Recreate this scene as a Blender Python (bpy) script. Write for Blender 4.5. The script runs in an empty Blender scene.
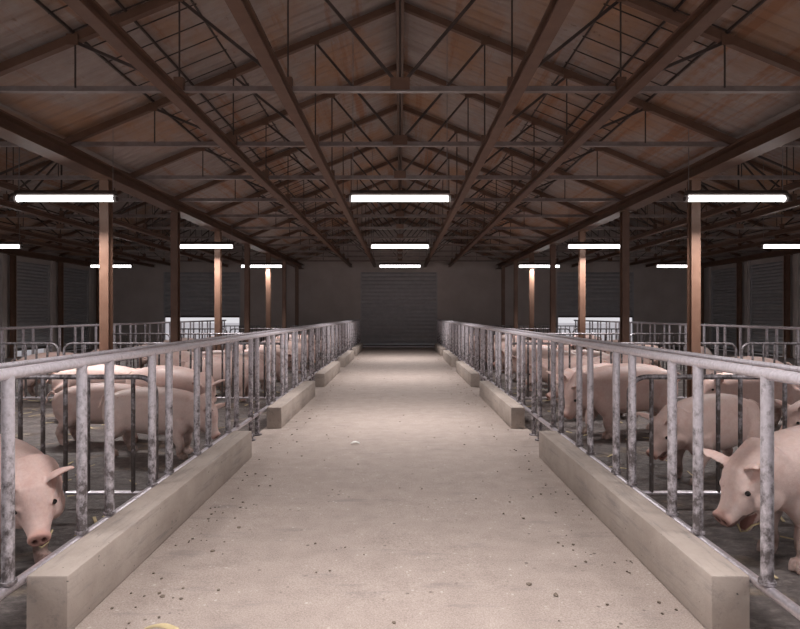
import bpy, bmesh, math, random
from mathutils import Vector, Matrix, noise
random.seed(11)
S = bpy.context.scene
COL = S.collection
# ---------------------------------------------------------------- camera
CAMZ = 1.31
cam = bpy.data.objects.new('camera', bpy.data.cameras.new('camera'))
COL.objects.link(cam)
cam.location = (0, 0, CAMZ); cam.rotation_euler = (math.pi/2, 0, 0)
cam.data.sensor_width = 36; cam.data.lens = 36*560/800
cam.data.shift_y = -0.0006; cam.data.clip_end = 200
S.camera = cam
# ---------------------------------------------------------------- world, exposure
W = bpy.data.worlds.new('overcast_sky'); S.world = W; W.use_nodes = True
W.node_tree.nodes['Background'].inputs['Color'].default_value = (.86, .84, .88, 1)
W.node_tree.nodes['Background'].inputs['Strength'].default_value = 0.80
S.view_settings.view_transform = 'Standard'; S.view_settings.look = 'None'
S.view_settings.gamma = 1; S.view_settings.use_curve_mapping = False
S.view_settings.exposure = 0.08
LAMP_W = 60.0          # watts of each strip light
LAMP_COL = (1.0, .945, .94)

# ---------------------------------------------------------------- measures
H = 2.0                       # truss chord height above the eye
CH = CAMZ + H                 # chord height
BAY = 3.92                    # half span
RIDGE = CAMZ + 1.807*H
SLOPE = (RIDGE-CH)/BAY
BACK = 22.3; FRONT = -4.5; SIDE = 3*BAY
XL, XR = -1.547, 1.449        # aisle fences
RAILZ = 1.098; LOWZ = 0.248
XO = 6.5                      # outer fences
PART_Y = [3.65, 7.8, 11.6, 15.4, 19.2]

# ---------------------------------------------------------------- materials
def mat(name):
    m = bpy.data.materials.new(name); m.use_nodes = True
    nt = m.node_tree
    return m, nt, nt.nodes['Principled BSDF']
def N(nt, t, **kw):
    n = nt.nodes.new(t)
    for k, v in kw.items():
        if k.startswith('i_'): n.inputs[k[2:].replace('_', ' ')].default_value = v
        else: setattr(n, k, v)
    return n
def ramp(nt, fac, stops):
    r = nt.nodes.new('ShaderNodeValToRGB')
    while len(r.color_ramp.elements) < len(stops): r.color_ramp.elements.new(.5)
    for e, (p, c) in zip(r.color_ramp.elements, stops):
        e.position = p; e.color = (*c, 1) if len(c) == 3 else c
    nt.links.new(fac, r.inputs['Fac']); return r.outputs['Color']
def mix(nt, fac, a, b, mode='MIX'):
    n = nt.nodes.new('ShaderNodeMix'); n.data_type = 'RGBA'; n.blend_type = mode
    for s, v in ((n.inputs['Factor'], fac), (n.inputs[6], a), (n.inputs[7], b)):
        if isinstance(v, (int, float)): s.default_value = v
        elif isinstance(v, tuple): s.default_value = (*v, 1) if len(v) == 3 else v
        else: nt.links.new(v, s)
    return n.outputs[2]
def coords(nt, scale=(1,1,1), src='Object', rot=(0,0,0)):
    tc = nt.nodes.new('ShaderNodeTexCoord'); mp = nt.nodes.new('ShaderNodeMapping')
    mp.inputs['Scale'].default_value = scale; mp.inputs['Rotation'].default_value = rot
    if src == 'World':
        g = nt.nodes.new('ShaderNodeNewGeometry'); nt.links.new(g.outputs['Position'], mp.inputs['Vector'])
    else: nt.links.new(tc.outputs[src], mp.inputs['Vector'])
    return mp.outputs['Vector']
def noi(nt, vec, scale, detail=6, rough=.6):
    n = N(nt, 'ShaderNodeTexNoise'); n.inputs['Scale'].default_value = scale
    n.inputs['Detail'].default_value = detail; n.inputs['Roughness'].default_value = rough
    nt.links.new(vec, n.inputs['Vector']); return n.outputs['Fac']
def bump(nt, p, h, strength, dist=.01):
    b = N(nt, 'ShaderNodeBump'); b.inputs['Strength'].default_value = strength; b.inputs['Distance'].default_value = dist
    nt.links.new(h, b.inputs['Height']); nt.links.new(b.outputs['Normal'], p.inputs['Normal'])

def m_steel(name, c1, c2, rough=.5, metal=0.0):
    m, nt, p = mat(name); v = coords(nt, src='World')
    n = noi(nt, v, 6); nt.links.new(ramp(nt, n, [(.35, c1), (.7, c2)]), p.inputs['Base Color'])
    p.inputs['Roughness'].default_value = rough; p.inputs['Metallic'].default_value = metal
    bump(nt, p, noi(nt, v, 90, 3), .12, .004)
    return m
M_BROWN = m_steel('brown_painted_steel', (.135, .070, .045), (.175, .098, .066), .5)
M_CHORD = m_steel('grey_brown_steel', (.22, .175, .16), (.34, .29, .275), .45, .15)
M_DARKST = m_steel('dark_steel', (.06, .045, .04), (.10, .075, .065), .5, .3)

def m_galv(name, dirt, light=1.0, metal=.35, rough=.36, grime=(.13, .112, .112), bs=.3):
    m, nt, p = mat(name); v = coords(nt, (1, 1, .7), src='World')
    a = noi(nt, v, 26, 9, .72); b = noi(nt, v, 70, 4, .6)
    base = ramp(nt, b, [(.3, (.56*light, .525*light, .56*light)), (.7, (.74*light, .70*light, .75*light))])
    # grime is thicker low down where the animals rub: wear of its own
    g = N(nt, 'ShaderNodeNewGeometry'); sx = N(nt, 'ShaderNodeSeparateXYZ'); nt.links.new(g.outputs['Position'], sx.inputs[0])
    mr = N(nt, 'ShaderNodeMapRange'); mr.inputs['From Min'].default_value = .25; mr.inputs['From Max'].default_value = 1.0
    mr.inputs['To Min'].default_value = .13; mr.inputs['To Max'].default_value = -.09
    nt.links.new(sx.outputs['Z'], mr.inputs['Value'])
    ad = N(nt, 'ShaderNodeMath', operation='ADD'); nt.links.new(a, ad.inputs[0]); nt.links.new(mr.outputs[0], ad.inputs[1])
    f = ramp(nt, ad.outputs[0], [(dirt-.16, (0,0,0)), (dirt-.06, (.45,.45,.45)), (dirt+.05, (1,1,1))])
    nt.links.new(mix(nt, f, base, grime), p.inputs['Base Color'])
    p.inputs['Metallic'].default_value = metal
    nt.links.new(ramp(nt, f, [(0, (rough,)*3), (1, (.65,.65,.65))]), p.inputs['Roughness'])
    bump(nt, p, a, bs, .004)
    return m
M_GALV = m_galv('galvanised_tube', .68, 1.2, .45, .34, bs=.1)
M_GALVD = m_galv('worn_galvanised_tube', .62, .95)
M_GALVC = m_galv('clean_galvanised_tube', .90, 1.15, .85, .34, bs=.02)
M_BARS = m_galv('grimy_tube', .50, .55, .5, .35, (.085, .07, .066))

def m_concrete():
    m, nt, p = mat('cast_concrete'); v = coords(nt, src='World')
    a = noi(nt, v, 3.0, 8, .65); b = noi(nt, v, 60, 4)
    c = ramp(nt, a, [(.3, (.325, .272, .235)), (.72, (.455, .392, .346))])
    v2 = coords(nt, (9, .9, 9), src='World')
    st = ramp(nt, noi(nt, v2, 2.2, 8, .78), [(.52, (0,0,0)), (.64, (1,1,1))])
    c = mix(nt, mix(nt, 1.0, st, (.6, .6, .6), 'MULTIPLY'), c, (.22, .20, .19))
    sp = ramp(nt, noi(nt, v, 38, 2, .5), [(.72, (0,0,0)), (.76, (1,1,1))])
    c = mix(nt, sp, c, (.10, .09, .085))
    nt.links.new(c, p.inputs['Base Color']); p.inputs['Roughness'].default_value = .85
    bump(nt, p, b, .3, .004); return m
M_CONC = m_concrete()

def m_aisle():
    m, nt, p = mat('aisle_concrete'); v = coords(nt, src='World')
    a = noi(nt, v, .7, 6, .6); b = noi(nt, v, 130, 5, .7); c3 = noi(nt, v, 6, 8, .75); e = noi(nt, v, 24, 6, .7)
    c = ramp(nt, a, [(.3, (.31, .252, .220)), (.7, (.40, .332, .293))])
    c = mix(nt, .6, c, ramp(nt, c3, [(.33, (.215, .170, .147)), (.5, (.345, .284, .250)), (.68, (.47, .400, .355))]))
    c = mix(nt, .45, c, ramp(nt, b, [(.36, (.17, .132, .113)), (.5, (.345, .287, .252)), (.64, (.52, .455, .41))]))
    # worn patches, streaks dragged along the aisle
    st = noi(nt, coords(nt, (1.2, 5, 1), src='World'), 1.6, 7, .7)
    c = mix(nt, ramp(nt, st, [(.56, (0,0,0)), (.68, (.5,.5,.5))]), c, (.19, .165, .16))
    c = mix(nt, ramp(nt, e, [(.60, (0,0,0)), (.70, (.75,.75,.75))]), c, (.165, .132, .110))
    vo = N(nt, 'ShaderNodeTexVoronoi'); vo.inputs['Scale'].default_value = 19; nt.links.new(v, vo.inputs['Vector'])
    gate = ramp(nt, c3, [(.48, (0,0,0)), (.56, (1,1,1))])
    c = mix(nt, mix(nt, 1.0, ramp(nt, vo.outputs['Distance'], [(.10, (.9,.9,.9)), (.16, (0,0,0))]), gate, 'MULTIPLY'), c, (.52, .47, .425))
    vo2 = N(nt, 'ShaderNodeTexVoronoi'); vo2.inputs['Scale'].default_value = 11; nt.links.new(v, vo2.inputs['Vector'])
    g2 = ramp(nt, noi(nt, v, 3, 4), [(.5, (0,0,0)), (.58, (1,1,1))])
    c = mix(nt, mix(nt, 1.0, ramp(nt, vo2.outputs['Distance'], [(.08, (.9,.9,.9)), (.13, (0,0,0))]), g2, 'MULTIPLY'), c, (.12, .095, .08))
    nt.links.new(c, p.inputs['Base Color']); p.inputs['Roughness'].default_value = .8
    bump(nt, p, e, .25, .008); return m
M_AISLE = m_aisle()

def m_pen():
    m, nt, p = mat('wet_pen_floor'); v = coords(nt, (1, 1.6, 1), src='World')
    a = noi(nt, v, 2.6, 9, .7); b = noi(nt, v, 15, 7, .75); d = noi(nt, v, 1.5, 5, .6)
    c = ramp(nt, b, [(.30, (.055, .046, .043)), (.5, (.125, .106, .099)), (.68, (.25, .217, .203))])
    c = mix(nt, ramp(nt, a, [(.48, (0,0,0)), (.60, (.6,.6,.6))]), c, (.055, .045, .043))
    c = mix(nt, ramp(nt, d, [(.58, (0,0,0)), (.66, (.8,.8,.8))]), c, ramp(nt, b, [(.3, (.14, .105, .078)), (.65, (.34, .27, .20))]))
    nt.links.new(c, p.inputs['Base Color'])
    nt.links.new(ramp(nt, a, [(.4, (.75,.75,.75)), (.6, (.30,.30,.30))]), p.inputs['Roughness'])
    bump(nt, p, b, .9, .03); return m
M_PEN = m_pen()

def m_roof():
    m, nt, p = mat('rusty_roof_sheet')
    v = coords(nt, src='World')
    big = noi(nt, coords(nt, (.9, .45, .9), src='World'), 1.1, 7, .62)
    band = noi(nt, coords(nt, (3.2, .16, 3.2), src='World'), 1.2, 7, .7)
    streak = noi(nt, coords(nt, (.5, 5, .5), src='World'), 2.2, 6, .7)
    c = ramp(nt, noi(nt, v, 4, 6, .7), [(.3, (.34, .285, .265)), (.7, (.44, .38, .355))])
    c = mix(nt, ramp(nt, streak, [(.4, (0,0,0)), (.7, (.45,.45,.45))]), c, (.25, .18, .145))
    c = mix(nt, ramp(nt, big, [(.46, (0,0,0)), (.64, (.8,.8,.8))]), c, (.40, .215, .115))
    c = mix(nt, ramp(nt, band, [(.53, (0,0,0)), (.63, (.85,.85,.85))]), c, (.33, .155, .08))
    c = mix(nt, ramp(nt, noi(nt, v, 9, 5, .65), [(.64, (0,0,0)), (.72, (.6,.6,.6))]), c, (.17, .085, .05))
    nt.links.new(c, p.inputs['Base Color']); p.inputs['Roughness'].default_value = .7
    w = N(nt, 'ShaderNodeTexWave'); w.bands_direction = 'Y'; w.inputs['Scale'].default_value = 3.3; w.inputs['Distortion'].default_value = 0
    nt.links.new(v, w.inputs['Vector'])
    bump(nt, p, w.outputs['Fac'], .22, .015); return m
M_ROOF = m_roof()

def m_plain(name, c1, c2, rough=.8, sc=3, metal=0.0, bs=.15):
    m, nt, p = mat(name); v = coords(nt, src='World')
    nt.links.new(ramp(nt, noi(nt, v, sc, 7, .65), [(.3, c1), (.7, c2)]), p.inputs['Base Color'])
    p.inputs['Roughness'].default_value = rough; p.inputs['Metallic'].default_value = metal
    bump(nt, p, noi(nt, v, 40, 4), bs, .006); return m
M_WALL = m_plain('rendered_wall', (.46, .405, .38), (.58, .525, .50), .9, 1.2)
M_SHUT = m_plain('grey_shutter', (.40, .395, .41), (.48, .475, .49), .55, 5, .2, .05)
M_OUT = m_plain('pale_yard', (.60, .58, .60), (.68, .66, .68), .9)
M_WHITE = m_plain('white_enamel', (.62, .61, .61), (.70, .69, .69), .4)
M_STRAW = m_plain('straw', (.45, .36, .20), (.60, .50, .30), .8, 20)
M_CLOD = m_plain('dry_dirt', (.11, .085, .065), (.22, .175, .14), .95, 30)
M_PAPER = m_plain('pale_scrap', (.72, .70, .66), (.8, .78, .75), .8)
M_WIRE = m_plain('steel_wire', (.25, .24, .24), (.32, .31, .31), .5, 9, .4)
M_HOLE = m_plain('mouth_dark', (.05, .015, .012), (.08, .02, .016), .4)
m, nt, p = mat('fluorescent_tube')
p.inputs['Base Color'].default_value = (.9, .9, .9, 1); p.inputs['Emission Color'].default_value = (1, .985, .98, 1); p.inputs['Emission Strength'].default_value = 6.5
M_TUBE = m
m, nt, p = mat('eye_black'); p.inputs['Base Color'].default_value = (.012, .009, .008, 1); p.inputs['Roughness'].default_value = .12
M_EYE = m

def m_skin():
    m, nt, p = mat('pig_skin'); v = coords(nt)
    oi = N(nt, 'ShaderNodeObjectInfo')
    a = noi(nt, v, 5, 6, .6); b = noi(nt, v, 70, 5, .6)
    c = ramp(nt, a, [(.28, (.55, .375, .335)), (.72, (.70, .535, .49))])
    c = mix(nt, .38, c, ramp(nt, b, [(.35, (.46, .31, .275)), (.65, (.72, .57, .52))]))
    # each animal a little paler or pinker than its neighbour
    c = mix(nt, .5, c, ramp(nt, oi.outputs['Random'], [(0, (.57, .405, .365)), (1, (.70, .555, .505))]))
    at = N(nt, 'ShaderNodeAttribute', attribute_name='tint'); sp = N(nt, 'ShaderNodeSeparateColor')
    nt.links.new(at.outputs['Color'], sp.inputs[0])
    c = mix(nt, sp.outputs[0], c, (.54, .27, .215))
    # mud splashes on belly and legs
    mu = N(nt, 'ShaderNodeMath', operation='MULTIPLY'); nt.links.new(sp.outputs[1], mu.inputs[0])
    nt.links.new(ramp(nt, noi(nt, v, 7, 7, .7), [(.36, (.15,.15,.15)), (.62, (1,1,1))]), mu.inputs[1])
    c = mix(nt, mu.outputs[0], c, (.115, .075, .055))
    c = mix(nt, sp.outputs[2], c, (.075, .018, .014))
    c = mix(nt, ramp(nt, noi(nt, v, 9, 7, .7), [(.52, (0,0,0)), (.68, (.45,.45,.45))]), c, (.50, .29, .245))
    sc = ramp(nt, noi(nt, v, 17, 3, .5), [(.70, (0,0,0)), (.74, (.55,.55,.55))])
    c = mix(nt, sc, c, (.42, .22, .19))
    nt.links.new(c, p.inputs['Base Color']); p.inputs['Roughness'].default_value = .52
    p.inputs['Specular IOR Level'].default_value = .35
    p.inputs['Subsurface Weight'].default_value = .12; p.inputs['Subsurface Radius'].default_value = (.02, .008, .005); p.inputs['Subsurface Scale'].default_value = .5
    vb = coords(nt, (1, 3, 3)); bump(nt, p, noi(nt, vb, 60, 5, .7), .28, .006); return m
M_SKIN = m_skin()

# ---------------------------------------------------------------- mesh helpers
def box(bm, x0, x1, y0, y1, z0, z1):
    v = [bm.verts.new((x, y, z)) for x in (x0, x1) for y in (y0, y1) for z in (z0, z1)]
    for f in ((0,1,3,2), (4,6,7,5), (0,4,5,1), (2,3,7,6), (0,2,6,4), (1,5,7,3)):
        bm.faces.new([v[i] for i in f])
def frame_of(d):
    d = d.normalized(); up = Vector((0,0,1)) if abs(d.z) < .95 else Vector((0,1,0))
    s = d.cross(up).normalized(); return s, s.cross(d).normalized()
def bar(bm, a, b, w, h):
    """square bar from a to b"""
    a, b = Vector(a), Vector(b); s, u = frame_of(b-a)
    q = [s*(i*w/2)+u*(j*h/2) for i, j in ((-1,-1),(1,-1),(1,1),(-1,1))]
    A = [bm.verts.new(a+o) for o in q]; B = [bm.verts.new(b+o) for o in q]
    for i in range(4): bm.faces.new((A[i], A[(i+1)%4], B[(i+1)%4], B[i]))
    bm.faces.new(A[::-1]); bm.faces.new(B)
def tube(bm, pts, r, n=12, caps=True):
    pts = [Vector(p) for p in pts]; rings = []
    s0 = None
    for i, p in enumerate(pts):
        d = (pts[min(i+1, len(pts)-1)]-pts[max(i-1, 0)]).normalized()
        if s0 is None: s, u = frame_of(d)
        else:
            s = (s0-d*s0.dot(d)).normalized(); u = s.cross(d).normalized()
        s0 = s; rr = r[i] if isinstance(r, (list, tuple)) else r
        rings.append([bm.verts.new(p+(s*math.cos(t)+u*math.sin(t))*rr) for t in [2*math.pi*k/n for k in range(n)]])
    for a, b in zip(rings, rings[1:]):
        for k in range(n): bm.faces.new((a[k], a[(k+1)%n], b[(k+1)%n], b[k]))
    if caps: bm.faces.new(rings[0][::-1]); bm.faces.new(rings[-1])
def mesh(name, bm, m, smooth=False, bevel=0):
    if bevel: bmesh.ops.bevel(bm, geom=bm.edges[:], offset=bevel, segments=2, affect='EDGES', profile=.5)
    bmesh.ops.recalc_face_normals(bm, faces=bm.faces[:])
    me = bpy.data.meshes.new(name); bm.to_mesh(me); bm.free()
    me.materials.append(m)
    if smooth:
        me.polygons.foreach_set('use_smooth', [True]*len(me.polygons))
        try: me.set_sharp_from_angle(angle=math.radians(40))
        except Exception: pass
    return me
KIDS = {}
def adopt(o, parent):
    o.parent = parent; KIDS.setdefault(parent.name, []).append(o)
def link(name, me, parent=None, loc=(0,0,0), rz=0):
    o = bpy.data.objects.new(name, me); COL.objects.link(o)
    o.location = loc; o.rotation_euler = (0, 0, rz)
    if parent: adopt(o, parent)
    return o
def tag(o, label, cat, group=None):
    o['label'] = label; o['category'] = cat
    if group: o['group'] = group
    return o
def empty(name, loc=(0,0,0), rz=0):
    o = link(name, None, None, loc, rz); o.empty_display_size = .1; return o
def struct(name, me):
    o = link(name, me); o['kind'] = 'structure'; return o
def dup(root, loc=None, rz=None):
    r = root.copy(); COL.objects.link(r)
    if loc is not None: r.location = loc
    if rz is not None: r.rotation_euler = (0, 0, rz)
    for ch in KIDS.get(root.name, []):
        c = ch.copy(); COL.objects.link(c); adopt(c, r)
        for g in KIDS.get(ch.name, []):
            d = g.copy(); COL.objects.link(d); adopt(d, c)
    return r
NTH = ['first','second','third','fourth','fifth','sixth','seventh','eighth','ninth','tenth','eleventh','twelfth']

# ================================================================ STRUCTURE
# floors
def grid_plane(x0, x1, y0, y1, nx, ny, amp, z=0, seed=0):
    bm = bmesh.new(); V = []
    for j in range(ny+1):
        row = []
        for i in range(nx+1):
            x = x0+(x1-x0)*i/nx; y = y0+(y1-y0)*j/ny
            e = min(1, min(i, nx-i, j, ny-j)/2)
            row.append(bm.verts.new((x, y, z+amp*e*noise.noise(Vector((x*1.7, y*1.7, seed))))))
        V.append(row)
    for j in range(ny):
        for i in range(nx): bm.faces.new((V[j][i], V[j][i+1], V[j+1][i+1], V[j+1][i]))
    return bm
struct('floor', mesh('floor', grid_plane(XL-.01, XR+.01, FRONT, BACK, 24, 200, .006), M_AISLE, True))
struct('floor', mesh('floor', grid_plane(-SIDE, XL-.01, FRONT, BACK, 80, 200, .008, 0, 3), M_PEN, True))
struct('floor', mesh('floor', grid_plane(XR+.01, SIDE, FRONT, BACK, 80, 200, .008, 0, 5), M_PEN, True))
bm = bmesh.new(); box(bm, -60, 60, BACK+.2, BACK+60, -.3, -.02)
struct('floor_outside', mesh('floor_outside', bm, M_OUT))
bm = bmesh.new(); box(bm, -60, 60, -60, FRONT-.2, -.3, -.02)
struct('floor_outside', mesh('floor_outside', bm, M_OUT))
bm = bmesh.new(); box(bm, -60, -SIDE-.2, -4.7, BACK+.2, -.3, -.02)
struct('floor_outside', mesh('floor_outside', bm, M_OUT))

# walls with openings
def wall_along_x(bm, y0, y1, x0, x1, ztop, openings):
    xs = x0
    for a, b, t in sorted(openings):
        box(bm, xs, a, y0, y1, 0, ztop); box(bm, a, b, y0, y1, t, ztop); xs = b
    box(bm, xs, x1, y0, y1, 0, ztop)
DW = 1.53; DT = 2.98
back_open = [(cx-DW, cx+DW, DT) for cx in (-.04, -2*BAY-.05, 2*BAY-.05)]
bm = bmesh.new(); wall_along_x(bm, BACK, BACK+.2, -SIDE-.2, SIDE+.2, 5.2, back_open)
struct('wall_back', mesh('wall_back', bm, M_WALL))
bm = bmesh.new()          # unseen near end, left open to the yard between piers to admit sky fill
for x in (-SIDE-.1, -BAY, BAY, SIDE+.1): box(bm, x-.2, x+.2, FRONT-.2, FRONT, 0, 3.9)
struct('wall_front', mesh('wall_front', bm, M_WALL))
SIDE_OP = [(12.5, 14.15), (14.8, 16.45), (17.12, 18.8), (19.5, 21.15)]
for nm, sg in (('wall_left', -1), ('wall_right', 1)):
    bm = bmesh.new(); ys = FRONT
    xa, xb = sorted((sg*SIDE, sg*(SIDE+.2)))
    for a, b in SIDE_OP:
        box(bm, xa, xb, ys, a, 0, 5.2); box(bm, xa, xb, a, b, 2.95, 5.2); ys = b
    box(bm, xa, xb, ys, BACK+.2, 0, 5.2)
    for a, b in SIDE_OP:      # shallow piers either side of each opening
        for c in (a-.11, b+.11):
            p0, p1 = sorted((sg*SIDE, sg*(SIDE-.07))); box(bm, p0, p1, c-.10, c+.10, 0, 3.3)
    struct(nm, mesh(nm, bm, M_WALL))

# roller shutters (doors)
def shutter_mesh(w, z0, z1, pitch=.15):
    bm = bmesh.new(); prof = []
    n = int((z1-z0)/pitch); ph = (z1-z0)/n
    for k in range(n):
        for t, d in ((0, 0), (.12, .006), (.3, .036), (.5, .045), (.7, .036), (.88, .006)):
            prof.append((z0+(k+t)*ph, d))
    prof.append((z1, 0))
    A = [bm.verts.new((-w/2, -d, z)) for z, d in prof]; B = [bm.verts.new((w/2, -d, z)) for z, d in prof]
    for i in range(len(prof)-1): bm.faces.new((A[i], B[i], B[i+1], A[i+1]))
    A2 = [bm.verts.new((-w/2, .02, z)) for z in (z0, z1)]; B2 = [bm.verts.new((w/2, .02, z)) for z in (z0, z1)]
    bm.faces.new((A2[0], A2[1], B2[1], B2[0]))
    bm.faces.new((A[0], A2[0], B2[0], B[0])); bm.faces.new((A[-1], B[-1], B2[1], A2[1]))
    return mesh('shutter', bm, M_SHUT, True)
def shutter(num, w, top, z0, loc, rz, pitch=.15):
    o = struct('door_%d' % num, shutter_mesh(w-.04, z0+.06, top, pitch)); o.location = loc; o.rotation_euler = (0, 0, rz)
    bm = bmesh.new(); box(bm, -w/2+.02, w/2-.02, -.035, .025, z0, z0+.07); link('bottom_bar', mesh('bottom_bar', bm, M_DARKST, bevel=.006), o)
    for s in (-1, 1):
        bm = bmesh.new(); box(bm, s*w/2-.045, s*w/2+.045, -.06, .03, 0, top); link('guide_rail', mesh('guide_rail', bm, M_SHUT, bevel=.005), o)
    return o
shutter(1, 2*DW, DT, .0, (-.04, BACK+.08, 0), 0)
shutter(2, 2*DW, DT, 1.17, (-2*BAY-.05, BACK+.08, 0), 0)
shutter(3, 2*DW, DT, 1.17, (2*BAY-.05, BACK+.08, 0), 0)
k = 4
for sg in (-1, 1):
    for i, (a, b) in enumerate(SIDE_OP):
        z0 = .17 if (sg == -1 and i == 2) else 0
        shutter(k, b-a, 2.95, z0, (sg*(SIDE+.06), (a+b)/2, 0), math.pi/2 if sg == -1 else -math.pi/2, .105); k += 1

# corrugated roof
def roof_sheet(cx, sg):
    bm = bmesh.new(); ny = int((BACK-FRONT)/.076); V = []
    t = .035
    for j in range(ny+1):
        y = FRONT+(BACK-FRONT)*j/ny; d = .006*(1 if j % 2 else -1)
        V.append([bm.verts.new((cx+sg*u*BAY, y, RIDGE-SLOPE*u*BAY+.075+d+off)) for off in (0, t) for u in (0, 1.0)])
    for a, b in zip(V, V[1:]):
        bm.faces.new((a[0], a[1], b[1], b[0])); bm.faces.new((a[2], b[2], b[3], a[3]))
        bm.faces.new((a[0], b[0], b[2], a[2])); bm.faces.new((a[1], a[3], b[3], b[1]))
    for a in (V[0], V[-1]): bm.faces.new((a[0], a[2], a[3], a[1]))
    return struct('ceiling', mesh('ceiling', bm, M_ROOF))
for cx in (-2*BAY, 0, 2*BAY):
    for sg in (-1, 1): roof_sheet(cx, sg)

# ================================================================ ROOF STEEL
US = (.495*H, .975*H, 1.435*H)
def rz_at(u): return RIDGE-SLOPE*u
def make_truss(cx, y):
    t = empty('roof_truss', (cx, y, CH))
    def part(nm, fn, m=M_BROWN):
        bm = bmesh.new(); fn(bm); return link(nm, mesh(nm, bm, m), t)
    def chord(bm):    # angle iron: flat bottom flange and upright web
        box(bm, -BAY, BAY, -.024, .024, -.040, -.030); box(bm, -BAY, BAY, .014, .024, -.030, .022)
    part('bottom_chord', chord, M_CHORD)
    for s in (-1, 1):
        part('rafter', lambda bm: bar(bm, (0, 0, RIDGE-CH), (s*BAY, 0, 0), .06, .075))
    part('king_rod', lambda bm: tube(bm, [(0, 0, 0), (0, 0, RIDGE-CH)], .009, 8), M_DARKST)
    for s in (-1, 1):
        for u in US:
            part('hanger_rod', lambda bm: tube(bm, [(s*u, 0, 0), (s*u, 0, rz_at(u)-CH)], .008, 8), M_DARKST)
        for (ut, ub) in ((US[0], 0), (US[1], US[0]), (US[2], US[1])):
            part('web_strut', lambda bm: bar(bm, (s*ut, 0, rz_at(ut)-CH-.03), (s*ub, 0, .01), .026, .026), M_DARKST)
    part('gusset_plate', lambda bm: box(bm, -.085, .085, -.045, -.036, -.03, .075))
    for s in (-1, 1):
        for u in US:
            part('gusset_plate', lambda bm: box(bm, s*u-.05, s*u+.05, -.052, -.043, rz_at(u)-CH-.075, rz_at(u)-CH+.02))
        for u in US[:2]:
            part('beam_cleat', lambda bm: box(bm, s*u-.04, s*u+.04, -.03, .03, -.03, .085))
    return t
TY = [4.95+1.6*k for k in range(11)]
proto = None
for bi, (cx, bay) in enumerate(((0, 'central'), (-2*BAY, 'left'), (2*BAY, 'right'))):
    for k, y in enumerate(TY):
        if proto is None: t = proto = make_truss(cx, y)
        else: t = dup(proto, (cx, y, CH))
        tag(t, 'brown steel roof truss spanning the %s bay, %s truss back from the camera' % (bay, NTH[k]), 'roof truss', 'roof trusses of the %s bay' % bay)

def h_beam(name, x, z, w, h, y0, y1, label, group):
    bm = bmesh.new(); t = .016
    box(bm, x-w/2, x+w/2, y0, y1, z-h, z-h+t); box(bm, x-w/2, x+w/2, y0, y1, z-t, z); box(bm, x-t/2, x+t/2, y0, y1, z-h+t, z-t)
    return tag(link(name, mesh(name, bm, M_BROWN)), label, 'beam', group)
for cx, bay in ((0, 'central'), (-2*BAY, 'left'), (2*BAY, 'right')):
    for s, sd in ((-1, 'left'), (1, 'right')):
        for u, w in ((.495*H, 'inner'), (.975*H, 'outer')):
            h_beam('roof_beam', cx+s*u, CH-.042, .10, .10, 1.0, BACK-.01,
                   'brown steel beam running lengthwise under the %s bay trusses, %s one on their %s half' % (bay, w, sd), 'lengthwise roof beams')
for x, lb in ((-BAY, 'wide brown beam carried on the left row of columns'), (BAY, 'wide brown beam carried on the right row of columns'),
              (-SIDE+.14, 'brown beam along the top of the left side wall'), (SIDE-.14, 'brown beam along the top of the right side wall')):
    h_beam('valley_beam', x, CH-.05, .24 if abs(x) < 5 else .16, .17, 1.0, BACK-.01, lb, 'beams over the columns')
for cx, bay in ((0, 'central'), (-2*BAY, 'left'), (2*BAY, 'right')):
    bm = bmesh.new(); box(bm, cx-.05, cx+.05, 1.0, BACK-.01, RIDGE-.13, RIDGE+.03)
    tag(link('ridge_beam', mesh('ridge_beam', bm, M_BROWN)), 'brown ridge beam along the peak of the %s bay roof' % bay, 'beam', 'ridge beams')
# purlin grids on the roof slopes
for cx, bay in ((0, 'central'), (-2*BAY, 'left'), (2*BAY, 'right')):
    for s, sd in ((-1, 'left'), (1, 'right')):
        g = empty('purlin_grid', (cx+s*1.22*H, 3.0, rz_at(1.22*H)))
        ox, oz = s*1.22*H, rz_at(1.22*H)
        for u, w in ((.955*H, .008), (1.205*H, .015), (1.435*H, .017)):
            bm = bmesh.new(); box(bm, s*u-ox-w/2, s*u-ox+w/2, -2, BACK-3.01, rz_at(u)-oz+.03, rz_at(u)-oz+.055)
            link('purlin', mesh('purlin', bm, M_DARKST), g)
        bm = bmesh.new(); ua, ub = .945*H, 1.445*H
        bar(bm, (s*ua-ox, 0, rz_at(ua)-oz+.045), (s*ub-ox, 0, rz_at(ub)-oz+.045), .008, .009)
        bme = mesh('batten', bm, M_DARKST)
        for k in range(64 if cx == 0 else 0): link('batten', bme, g, (0, .1+.3*k, 0))
        tag(g, 'purlins %sunder the %s slope of the %s bay roof' % ('and thin battens ' if cx == 0 else '', sd, bay), 'purlins', 'roof purlins')

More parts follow.
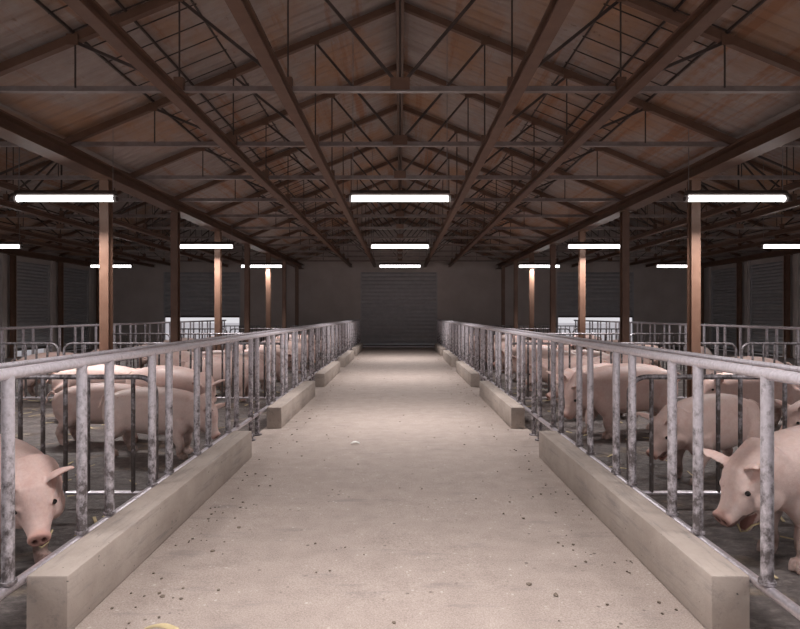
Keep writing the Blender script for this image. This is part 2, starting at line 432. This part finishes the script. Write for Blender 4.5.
# ================================================================ COLUMNS
def col_mesh(w=.12, h=CH-.22):
    bm = bmesh.new(); t = .014
    # boxed H section: flanges facing the aisle ends, slightly recessed sides
    box(bm, -w/2, w/2, -w/2, -w/2+t, 0, h); box(bm, -w/2, w/2, w/2-t, w/2, 0, h); box(bm, -t/2, t/2, -w/2+t, w/2-t, 0, h)
    return mesh('steel_column', bm, M_BROWN)
cme = col_mesh(); bm = bmesh.new(); box(bm, -.14, .14, -.14, .14, 0, .02); bpm = mesh('base_plate', bm, M_BROWN)
bm = bmesh.new(); box(bm, -.12, .12, -.12, .12, CH-.235, CH-.22); cpm = mesh('cap_plate', bm, M_BROWN)
def column(x, y, label, group):
    e = empty('steel_column', (x, y, 0)); link('shaft', cme, e); link('base_plate', bpm, e); link('cap_plate', cpm, e)
    tag(e, label, 'column', group)
for s, sd in ((-1, 'left'), (1, 'right')):
    for k in range(7):
        column(s*3.89, 7.415+2.283*k, 'brown steel column in the %s row among the pens, %s from the camera' % (sd, NTH[k]), 'columns of the %s row' % sd)
    for k, y in enumerate((12.2, 14.48, 16.79, 19.15, 21.55)):
        column(s*(SIDE-.16), y, 'brown steel column against the %s side wall, %s from the camera' % (sd, NTH[k]), 'columns along the %s wall' % sd)

# ================================================================ STRIP LIGHTS
LZ = CAMZ+1.425
def make_lamp(x):
    roof = lambda q: RIDGE-SLOPE*abs(q-2*BAY*round(q/(2*BAY)))
    e = empty('strip_light', (0, 0, LZ))
    bm = bmesh.new()       # trapezoid housing over the tube
    prof = [(-.045, .012), (.045, .012), (.06, .03), (.028, .07), (-.028, .07), (-.06, .03)]
    A = [bm.verts.new((-.60, y, z)) for y, z in prof]; B = [bm.verts.new((.60, y, z)) for y, z in prof]
    for i in range(6): bm.faces.new((A[i], A[(i+1)%6], B[(i+1)%6], B[i]))
    bm.faces.new(A); bm.faces.new(B[::-1]); link('housing', mesh('housing', bm, M_DARKST), e)
    bm = bmesh.new(); tube(bm, [(-.585, 0, -.028), (.585, 0, -.028)], .034, 16); link('tube', mesh('tube', bm, M_TUBE, True), e)
    for s in (-1, 1):
        bm = bmesh.new(); tube(bm, [(s*.585, 0, -.028), (s*.615, 0, -.028)], .041, 16); link('end_cap', mesh('end_cap', bm, M_WHITE, True), e)
        bm = bmesh.new(); tube(bm, [(s*.605, 0, -.028), (s*.625, 0, -.028)], .028, 16); link('pin_holder', mesh('pin_holder', bm, M_DARKST, True), e)
        bm = bmesh.new(); tube(bm, [(s*.57, 0, .068), (s*.57, 0, roof(x+s*.57)+.068-LZ)], .004, 6); link('hanging_wire', mesh('hanging_wire', bm, M_WIRE), e)
    return e
L = bpy.data.lights.new('strip_light_glow', 'AREA'); L.shape = 'RECTANGLE'; L.size = 1.16; L.size_y = .07
L.energy = LAMP_W; L.color = LAMP_COL; L.spread = math.radians(130)
rows = [(-2.8, 'behind the camera'), (2.0, 'in the nearest row overhead'), (6.79, 'in the second row back'), (11.6, 'in the third row back'), (16.4, 'in the farthest row')]
cols = [(-8.45, 'at far left'), (-4.05, 'left of the aisle'), (0, 'over the aisle'), (4.07, 'right of the aisle'), (8.1, 'at far right')]
for x, cn in cols:
    lamp0 = None
    for y, rn in rows:
        if lamp0 is None:
            e = lamp0 = make_lamp(x); e.location = (x, y, LZ)
            lo = bpy.data.objects.new('tube_light', L); COL.objects.link(lo); lo.location = (0, 0, -.066); adopt(lo, e)
        else: e = dup(lamp0, (x, y, LZ))
        tag(e, 'white fluorescent strip light %s, %s' % (cn, rn), 'light', 'hanging strip lights')

# ================================================================ CURBS
def curb(x_in, x_out, y0, y1, label):
    bm = bmesh.new(); box(bm, min(x_in, x_out), max(x_in, x_out), y0, y1, 0, LOWZ-.004)
    bmesh.ops.bevel(bm, geom=bm.edges[:], offset=.010, segments=2, affect='EDGES', profile=.5)
    for v in bm.verts: v.co.z = max(v.co.z, .001)
    return tag(link('concrete_curb', mesh('concrete_curb', bm, M_CONC, True)), label, 'curb', 'low concrete curbs')
CY = [(2.28, 5.12), (6.40, 8.95), (10.05, 12.7), (13.8, 16.5), (17.6, 20.4)]
for k, (a, b) in enumerate(CY):
    for xi, xo, sd in ((-1.353, -1.525, 'left'), (1.268, 1.428, 'right')):
        curb(xi, xo, a, b, 'low concrete curb block along the %s side of the aisle, %s from the camera' % (sd, NTH[k]))

# ================================================================ FENCES
GAPLEGS = [i for i in ()]
def fence(name, x, y0, y1, inward, label, detailed=True):
    e = empty(name, (x, y0, 0))
    bm = bmesh.new(); tube(bm, [(0, 0, RAILZ-.024), (0, y1-y0, RAILZ-.024)], .024, 16)
    link('top_rail', mesh('top_rail', bm, M_GALV, True), e)
    if detailed:
        bm = bmesh.new(); tube(bm, [(-inward*.055, 0, RAILZ+.004), (-inward*.055, y1-y0, RAILZ+.004)], .011, 8)
        link('backing_tube', mesh('backing_tube', bm, M_GALVD, True), e)
    bm = bmesh.new(); tube(bm, [(0, 0, LOWZ-.023), (0, y1-y0, LOWZ-.023)], .021, 16)
    link('bottom_rail', mesh('bottom_rail', bm, M_GALVC, True), e)
    bm = bmesh.new(); tube(bm, [(0, 0, LOWZ-.005), (0, 0, RAILZ-.03)], .0235, 14)
    tube(bm, [(0, 0, LOWZ-.001), (0, 0, LOWZ+.012)], .032, 14)
    pm = mesh('post', bm, M_GALVD, True)
    bm = bmesh.new(); tube(bm, [(0, 0, 0), (0, 0, RAILZ-.03)], .0235, 14)
    tube(bm, [(0, 0, 0), (0, 0, .012)], .05, 14); tube(bm, [(0, 0, LOWZ-.001), (0, 0, LOWZ+.012)], .032, 14)
    lm = mesh('post', bm, M_GALVD, True)
    base = 2.21; per = .771; ys = []
    k = -3
    while True:
        a = base+per*k; k += 1
        if a > y1: break
        for q in (a-.258, a):
            if y0+.02 < q < y1-.02: ys.append(q)
    for q in ys:
        foot = not detailed and (int(q*10) % 3 == 0)
        if detailed:
            for (a, b), (c, d) in zip(CY, CY[1:]+[(BACK, 0)]):
                if c-.62 < q < c-.08 : foot = True
        link('post', lm if foot else pm, e, (0, q-y0, 0))
    tag(e, label, 'fence', 'tubular steel fences'); return e
fence('pen_fence', XL, 1.25, BACK-.4, 1, 'galvanised tube fence along the left edge of the aisle')
fence('pen_fence', XR, 1.25, BACK-.4, -1, 'galvanised tube fence along the right edge of the aisle')
fence('pen_fence', -XO, 8.0, 20.9, 1, 'galvanised tube fence at the back of the left pens', False)
fence('pen_fence', XO, 8.0, 20.9, -1, 'galvanised tube fence at the back of the right pens', False)

# pen partitions: hooped tube panels across the pens
def partition(x0, x1, y, label):
    e = empty('pen_partition', (x0, y, 0)); Lx = x1-x0; T = .90; R = .11
    pts = [(0, 0, 0), (0, 0, T-R)]
    for k in range(1, 8):
        a = math.pi/2*k/8; pts.append((R-R*math.cos(a), 0, T-R+R*math.sin(a)))
    pts.append((R, 0, T)); pts.append((Lx-R, 0, T))
    for k in range(1, 8):
        a = math.pi/2*k/8; pts.append((Lx-R+R*math.sin(a), 0, T-R+R*math.cos(a)))
    pts += [(Lx, 0, T-R), (Lx, 0, 0)]
    bm = bmesh.new(); tube(bm, pts, .0165, 12); link('hoop_frame', mesh('hoop_frame', bm, M_BARS, True), e)
    bm = bmesh.new(); tube(bm, [(0, 0, .145), (Lx, 0, .145)], .014, 10); link('bottom_rail', mesh('bottom_rail', bm, M_GALVC, True), e)
    bm = bmesh.new(); tube(bm, [(0, 0, .145), (0, 0, T)], .0135, 10); bmm = mesh('upright_bar', bm, M_BARS, True)
    n = round(Lx/.146)
    for i in range(1, n): link('upright_bar', bmm, e, (Lx*i/n, 0, 0))
    tag(e, label, 'pen partition', 'hooped pen partitions')
for k, y in enumerate(PART_Y):
    for s, sd in ((-1, 'left'), (1, 'right')):
        xa = abs(XL if s == -1 else XR)+.045
        a, b = sorted((s*xa, s*4.68)); partition(a, b, y, 'hooped tube partition on the %s beside the aisle fence, %s row from the camera' % (sd, NTH[k]))
        if k >= 1:
            a, b = sorted((s*4.76, s*6.12)); partition(a, b, y, 'short hooped tube partition on the %s by the outer fence, %s row from the camera' % (sd, NTH[k]))

# ================================================================ PIGS
def loft(bm, rings):
    R = [[bm.verts.new(p) for p in r] for r in rings]; n = len(R[0])
    for a, b in zip(R, R[1:]):
        for k in range(n): bm.faces.new((a[k], a[(k+1)%n], b[(k+1)%n], b[k]))
    bm.faces.new(R[0][::-1]); bm.faces.new(R[-1])
def ring_x(x, zc, hh, hw, n=24, sq=2.3, y=0):
    out = []
    for k in range(n):
        a = 2*math.pi*k/n; c, s = math.cos(a), math.sin(a)
        out.append(Vector((x, y+hw*math.copysign(abs(c)**(2/sq), c), zc+hh*math.copysign(abs(s)**(2/sq), s))))
    return out
def ellip(bm, c, r, rot=None):
    g = bmesh.ops.create_icosphere(bm, subdivisions=3, radius=1)
    M = Matrix.Translation(c) @ (rot if rot else Matrix.Identity(4)) @ Matrix.Diagonal((*r, 1))
    bmesh.ops.transform(bm, matrix=M, verts=g['verts'])
def limb(bm, pts, rad):
    # smooth chain of the joints, flattened a little sideways
    P = [Vector(p) for p in pts]; pts2, r2 = [], []
    for i in range(len(P)-1):
        for t in (0, .33, .66):
            p0, p1, p2, p3 = P[max(i-1,0)], P[i], P[i+1], P[min(i+2, len(P)-1)]
            q = .5*((2*p1)+(-p0+p2)*t+(2*p0-5*p1+4*p2-p3)*t*t+(-p0+3*p1-3*p2+p3)*t**3)
            pts2.append(q); r2.append(rad[i]*(1-t)+rad[i+1]*t)
    pts2.append(P[-1]); r2.append(rad[-1]); tube(bm, pts2, r2, 14)
def make_pig(key, pitch, yaw, roll=0, jaw=0, stride=(0,0,0,0), vox=.011, ear=0):
    bm = bmesh.new()
    # trunk
    prof = [(-.575,.545,.44,.05),(-.56,.565,.39,.085),(-.52,.60,.33,.125),(-.45,.642,.28,.158),(-.35,.675,.247,.178),(-.20,.698,.223,.190),
            (-.02,.706,.210,.197),(.14,.698,.221,.194),(.27,.680,.247,.182),(.37,.657,.275,.165),(.46,.630,.311,.146),(.53,.610,.345,.128)]
    st = [(x, (t+b_)/2, (t-b_)/2, w) for x, t, b_, w in prof]
    loft(bm, [ring_x(x, z, h, w, sq=2.2) for x, z, h, w in st])
    for s in (-1, 1):
        ellip(bm, (-.385, s*.095, .44), (.155, .10, .205)); ellip(bm, (.285, s*.098, .40), (.135, .085, .20))
    # head frame
    HM = Matrix.Translation((.475, 0, .485)) @ Matrix.Rotation(yaw, 4, 'Z') @ Matrix.Rotation(pitch, 4, 'Y') @ Matrix.Rotation(roll, 4, 'X')
    hs = [(-.10,.0,.150,.132),(.02,.0,.145,.128),(.08,.006,.136,.120),(.13,.008,.124,.106),(.172,.0,.106,.089),(.212,-.018,.086,.071),
          (.25,-.032,.069,.057),(.285,-.038,.058,.050),(.312,-.039,.052,.047)]
    loft(bm, [[HM @ v for v in ring_x(x, z, h, w, sq=2.15)] for x, z, h, w in hs])
    # snout disc
    loft(bm, [[HM @ v for v in ring_x(x, -.036+dz, r*1.0, r*1.04, sq=2.0)] for x, dz, r in ((.30,0,.045),(.317,.003,.051),(.330,.004,.050),(.337,.004,.042))])
    # jowl and cheeks, brow ridges
    for s in (-1, 1):
        ellip(bm, HM @ Vector((.09, s*.075, -.055)), (.10, .06, .085), HM.to_3x3().to_4x4())
        ellip(bm, HM @ Vector((.160, s*.066, .052)), (.036, .020, .020), HM.to_3x3().to_4x4())
    # lower jaw
    JM = HM @ Matrix.Translation((.09, 0, -.075)) @ Matrix.Rotation(jaw, 4, 'Y')
    loft(bm, [[JM @ v for v in ring_x(x, z, h, w, n=16)] for x, z, h, w in ((0,0,.055,.085),(.08,-.006,.042,.064),(.13,-.003,.028,.043),(.18,.004,.018,.033),(.20,.007,.010,.022))])
    # ears: cupped tapering leaves leaning out and forward
    ears = []
    for s in (-1, 1):
        base = Vector((.075, s*.080, .100)); rows = []
        d = Vector((.16, s*(.60-ear*.2), .78+ear*.1)).normalized(); nv = Vector((.78, s*.60, -.22))
        nv = (nv-d*nv.dot(d)).normalized(); wv = d.cross(nv).normalized()
        for t, w in ((-.03,.038),(.012,.047),(.043,.052),(.076,.048),(.105,.038),(.13,.025),(.15,.014),(.16,.007)):
            c = base+d*t+nv*(max(t, 0)**2)*1.6
            r = []
            for k in range(14):
                a = 2*math.pi*k/14; u = math.cos(a)*w; thick = math.sin(a)*.0115
                r.append(HM @ (c+wv*u+nv*(thick+.60*w*(u/w)**2-.3*w)))
            rows.append(r)
        loft(bm, rows); ears.append((HM @ (base+d*.07), (HM.to_3x3() @ nv)))
    # legs
    for i, (s, fx) in enumerate(((1, 1), (-1, 1), (1, 0), (-1, 0))):
        dx = stride[i]
        if fx:
            pts = [(.29, s*.105, .40), (.265+dx*.2, s*.118, .27), (.30+dx*.6, s*.112, .155), (.285+dx*.9, s*.112, .065), (.315+dx, s*.112, .022)]
            limb(bm, pts, [.10, .072, .045, .036, .042]); hx = .318+dx
        else:
            pts = [(-.40, s*.10, .44), (-.33+dx*.2, s*.118, .30), (-.44+dx*.6, s*.108, .185), (-.415+dx*.9, s*.108, .07), (-.385+dx, s*.108, .022)]
            limb(bm, pts, [.135, .092, .046, .037, .042]); hx = -.382+dx
        for q in (-1, 1):
            loft(bm, [[Vector((hx+.012+ (.02 if z < .02 else 0)*0 + r*1.35*math.cos(a), s*(.112 if fx else .108)+q*.021+r*.8*math.sin(a), z)) for a in [2*math.pi*k/10 for k in range(10)]] for z, r in ((0,.027),(.03,.025),(.06,.017))])
    # tail
    tp = [(-.56, 0, .60), (-.60, .01, .60), (-.64, .035, .575), (-.66, .03, .535), (-.645, -.005, .505), (-.655, -.02, .47)]
    tube(bm, tp, [.024, .018, .0145, .013, .0125, .012], 10)
    bmesh.ops.recalc_face_normals(bm, faces=bm.faces[:])
    me = bpy.data.meshes.new('tmp'); bm.to_mesh(me); bm.free()
    o = bpy.data.objects.new('tmp', me); COL.objects.link(o)
    md = o.modifiers.new('r', 'REMESH'); md.mode = 'VOXEL'; md.voxel_size = vox; md.use_smooth_shade = True
    sm = o.modifiers.new('s', 'SMOOTH'); sm.factor = .5; sm.iterations = 5
    dg = bpy.context.evaluated_depsgraph_get(); dg.update()
    out = bpy.data.meshes.new_from_object(o.evaluated_get(dg)); out.name = 'pig_'+key
    bpy.data.objects.remove(o); bpy.data.meshes.remove(me)
    b2 = bmesh.new(); b2.from_mesh(out); IMh = HM.inverted()
    soft = [v for v in b2.verts if v.co.z > .16 and v.co.x > -.575 and (IMh @ v.co).x < .06 and not ((IMh @ v.co).z > .11 and (IMh @ v.co).x > .0)]
    for _ in range(14): bmesh.ops.smooth_vert(b2, verts=soft, factor=.5, use_axis_x=True, use_axis_y=True, use_axis_z=True)
    b2.to_mesh(out); b2.free()
    out.materials.clear(); out.materials.append(M_SKIN)
    # regional skin tints: snout and inner ear pinker, mud on legs and belly, dark mouth and nostrils
    IM = HM.inverted(); JI = JM.inverted()
    at = out.color_attributes.new('tint', 'FLOAT_COLOR', 'POINT'); cols_ = []
    def sstep(a, b, x):
        t = max(0, min(1, (x-a)/(b-a))); return t*t*(3-2*t)
    minz = min(v.co.z for v in out.vertices)
    class P_: pass
    verts = []
    for v in out.vertices:
        q = P_(); q.co = v.co.copy(); q.co.z -= minz; q.normal = v.normal.copy(); verts.append(q)
    H3 = HM.to_3x3(); H3I = H3.inverted(); fwd = H3 @ Vector((1, 0, 0))
    for v in verts:
        h = IM @ v.co; pk = sstep(.275, .335, h.x)*.6 if abs(h.y) < .09 and abs(h.z+.03) < .08 else 0
        for ec, en in ears:
            dd = (v.co-ec).length
            if dd < .11 and h.z > .07 and abs(h.y) > .085: pk = max(pk, .35 if v.normal.dot(en) > .1 else .1)
        mud = .85*sstep(.20, .03, v.co.z)+.30*sstep(.32, .20, v.co.z)
        mud = max(mud, .8*sstep(.05, .03, v.co.z))
        mud += .22*sstep(.62, .40, v.co.z)*(.5+.5*noise.noise(v.co*3.1)) if h.x < 0 else 0
        dk = 0
        for s in (-1, 1):
            dn = math.hypot((h.y-s*.0195)/.0105, (h.z+.032)/.0145)
            if h.x > .322 and dn < 1.4: dk = max(dk, sstep(1.4, .8, dn)); v.co -= fwd*.010*sstep(1.4, .6, dn)
        if jaw > .05:
            j = JI @ v.co
            nu = H3I @ v.normal
            if .03 < j.x < .21 and abs(j.y) < .055:
                if (nu.z > .2 and -.02 < j.z < .04): dk = max(dk, .55); pk = max(pk, .9)
                if nu.z < -.2 and h.z < -.03 and j.z > .004: dk = max(dk, .8)
        else:
            # closed lip line
            if .17 < h.x < .33 and abs(h.z+.078-(h.x-.17)*.03) < .006: dk = max(dk, .35)
        cols_ += [pk, min(1, mud), dk, 1]
    at.data.foreach_set('color', cols_)
    out.vertices.foreach_set('co', [c for v in verts for c in v.co]); out.update()
    out.polygons.foreach_set('use_smooth', [True]*len(out.polygons))
    eyes = [HM @ Vector((.178, s*.0850, .042)) - Vector((0, 0, minz)) for s in (-1, 1)]
    return out, eyes, HM, JM
bm = bmesh.new(); bmesh.ops.create_uvsphere(bm, u_segments=12, v_segments=8, radius=.0135); EYE = mesh('eye', bm, M_EYE, True)
R_ = math.radians
VAR = {
 'level':  make_pig('level', R_(28), 0, stride=(.03,-.04,-.02,.03)),
 'feed':   make_pig('feed', R_(50), 0, stride=(-.03,.04,.04,-.03)),
 'turnl':  make_pig('turnl', R_(38), R_(28), stride=(.05,-.02,-.04,.03), ear=.4),
 'turnr':  make_pig('turnr', R_(38), R_(-28), stride=(-.04,.03,.03,-.03), ear=.4),
 'frontr': make_pig('frontr', R_(38), R_(-4), R_(0), R_(30), (.03,-.03,-.02,.02), .0075),
 'frontl': make_pig('frontl', R_(33), R_(-20), R_(9), R_(30), (.03,-.03,-.02,.02), .0075, ear=.0),
 'mid':    make_pig('mid', R_(38), R_(-6), R_(0), R_(20), (.03,-.03,-.02,.02), .009),
}
NP = [0]
def pig(var, x, y, deg, sc, label, group):
    """deg: heading; 0 faces right of the picture, 90 away, -90 toward the camera"""
    me, eyes, HM, JM = VAR[var]
    o = link('pig', me, None, (x, y, 0), R_(deg)); o.scale = (sc, sc, sc)
    for p in eyes:
        link('eye', EYE, o, p)
    tag(o, label, 'pig', group); NP[0] += 1; return o
GL, GR = 'pigs in the left pens', 'pigs in the right pens'
VAR['up'] = make_pig('up', R_(14), R_(8), stride=(.03,-.03,-.02,.02))
# left
FL = (-2.20, 3.02, -32, .93); FR = (2.33, 3.06, 198, 1.01)
pig('frontl', *FL, 'pink pig at the left edge of the picture, mouth open toward the camera', GL)
pig('feed', -2.26, 5.20, -9, .90, 'pink pig side-on facing right, just behind the nearest left partition', GL)
pig('turnr', -2.62, 6.36, -24, 1.03, 'pink pig with head lowered to the aisle fence behind the side-on left pig', GL)
pig('level', -3.70, 6.92, 3, .98, 'pink pig showing its pale rump, left of the others in the second left pen', GL)
pig('feed', -3.02, 5.74, 8, .86, 'smaller pink pig half hidden behind the side-on left pig', GL)
# right
pig('frontr', *FR, 'large pink pig at the right edge chewing with its mouth open', GR)
pig('mid', 2.50, 4.52, 208, .94, 'pink pig behind the nearest right partition, snout down and mouth ajar', GR)
pig('up', 4.02, 6.35, 192, 1.0, 'pink pig facing left with ears up, beyond the pig with mouth ajar', GR)
pig('level', 3.86, 4.72, 186, .95, 'pink pig cut off by the right edge, only its head in view', GR)
pig('feed', 2.44, 6.08, 197, 1.10, 'tall pink pig side-on by the right aisle fence, snout at the rail', GR)
pig('level', 2.52, 7.02, 195, .98, 'pink pig just behind the tall side-on pig at the right fence', GR)
# farther pens
def pens(sgn, sd, grp):
    rnd = random.Random(5 if sgn < 0 else 9)
    xa = abs(XL if sgn < 0 else XR)
    plan = {2: [(2.62, 8.4, 176), (3.5, 9.05, 20), (2.6, 9.55, 172), (3.35, 10.25, 165), (2.62, 11.05, 185), (4.5, 10.75, 262)],
            3: [(2.6, 12.35, 172), (3.4, 13.0, 10), (2.6, 13.65, 188), (3.05, 14.3, 170), (2.6, 14.98, 172)],
            4: [(2.6, 16.2, 180), (3.2, 17.0, 15), (2.6, 17.7, 170), (2.62, 18.5, 184)],
            5: [(2.6, 20.0, 178), (2.62, 20.9, 186)],
            6: [(5.35, 8.7, 170), (5.45, 10.2, 60), (5.4, 12.6, 185), (5.4, 13.9, 20), (5.4, 16.6, 200)]}
    names = {2: 'third', 3: 'fourth', 4: 'fifth', 5: 'last'}
    for pn, lst in plan.items():
        for i, (x, y, d) in enumerate(lst):
            deg = d if sgn > 0 else 180-d
            var = rnd.choice(['level', 'feed', 'turnl', 'turnr']); sc = rnd.uniform(.92, 1.03)
            if pn == 6: lb = 'pink pig by the %s outer fence, %s from the camera there' % (sd, NTH[i])
            else: lb = 'pink pig in the %s %s pen from the camera, %s from its front' % (names[pn], sd, NTH[i])
            pig(var, sgn*(x+rnd.uniform(-.05, .05)), y+rnd.uniform(-.04, .04), deg+rnd.uniform(-4, 4), sc, lb, grp)
pens(-1, 'left', GL); pens(1, 'right', GR)

# ================================================================ SMALL THINGS ON THE FLOOR
bm = bmesh.new(); rnd = random.Random(3)
for i in range(420):
    y = 2.2+18*rnd.random()**1.7; side = rnd.random()
    x = rnd.uniform(-1.3, 1.22)
    if side < .6: x = math.copysign(1.28-abs(rnd.gauss(0, .22)), x); x = max(-1.3, min(1.22, x))
    r = rnd.uniform(.003, .009)*(1.6 if rnd.random() < .12 else 1)
    g = bmesh.ops.create_icosphere(bm, subdivisions=1, radius=r)
    for v in g['verts']: v.co = Vector((x+v.co.x*rnd.uniform(.7, 1.5), y+v.co.y*rnd.uniform(.7, 1.6), .004+max(v.co.z, -.004)*.6))
o = link('dirt_crumbs', mesh('dirt_crumbs', bm, M_CLOD, True)); o['kind'] = 'stuff'; tag(o, 'dark dry dirt crumbs scattered over the concrete aisle', 'dirt')
bm = bmesh.new()
for i in range(260):
    s = rnd.choice((-1, 1)); x = s*rnd.uniform(1.7, 5.5); y = 2.4+8*rnd.random(); a = rnd.uniform(0, 3.14); l = rnd.uniform(.03, .09)
    bar(bm, (x-l*math.cos(a), y-l*math.sin(a), .014), (x+l*math.cos(a), y+l*math.sin(a), .014+rnd.uniform(0, .01)), rnd.uniform(.006, .02), .004)
o = link('straw_litter', mesh('straw_litter', bm, M_STRAW)); o['kind'] = 'stuff'; tag(o, 'yellow straw bits strewn on the dark pen floors', 'straw')
def scrap(name, x, y, l, w, rz, m, label, cat):
    bm = bmesh.new(); n = 9; A = []; B = []; rr = random.Random(int(abs(x)*100))
    for i in range(n):
        t = i/(n-1); ww = w*math.sin(math.pi*(.12+.76*t))*rr.uniform(.8, 1.15)
        A.append((l*(t-.5), -ww/2, .006+.012*math.sin(t*4))); B.append((l*(t-.5), ww/2, .007+.014*math.sin(t*3.3)))
    for z in (0, .004):
        a = [bm.verts.new((p[0], p[1], p[2]+z)) for p in A]; b = [bm.verts.new((p[0], p[1], p[2]+z)) for p in B]
        for i in range(n-1): bm.faces.new((a[i], a[i+1], b[i+1], b[i]))
    return tag(link(name, mesh(name, bm, m, True), None, (x, y, .003), rz), label, cat)
scrap('paper_scrap', -.45, 5.64, .10, .045, .5, M_PAPER, 'small white scrap lying on the aisle floor', 'scrap')
scrap('straw_scrap', -.985, 2.312, .14, .022, .05, M_STRAW, 'flat yellow straw scrap at the bottom left of the aisle', 'straw')
for sx, sy, rz, lb in ((-3.2, 4.4, .3, 'yellow straw wisp on the left pen floor behind the nearest partition'),
                       (-2.75, 4.1, -.2, 'pale straw wisp on the left pen floor close to the partition bars')):
    scrap('straw_wisp', sx, sy, .30, .09, rz, M_STRAW, lb, 'straw')
# chewed straw strands hanging at the front pigs' mouths
def strand(owner_var, x, y, deg, sc, label):
    me, eyes, HM, JM = VAR[owner_var]
    T = Matrix.Translation((x, y, 0)) @ Matrix.Rotation(R_(deg), 4, 'Z') @ Matrix.Scale(sc, 4)
    P = [T @ (JM @ Vector(q)) for q in ((.13, -.045, .030), (.165, -.035, .032), (.205, 0, .022), (.19, .03, .026), (.155, .045, .018), (.13, .055, -.01))]
    o = P[0].copy(); bm = bmesh.new(); tube(bm, [p-o for p in P], .0045, 8)
    e = link('straw_strand', mesh('straw_strand', bm, M_STRAW, True), None, o); tag(e, label, 'straw')
strand('frontr', *FR, 'straw strand held in the mouth of the large right-hand pig')
strand('frontl', *FL, 'straw strand held in the mouth of the pig at left edge')
print('pigs', NP[0], 'objects', len(bpy.data.objects))
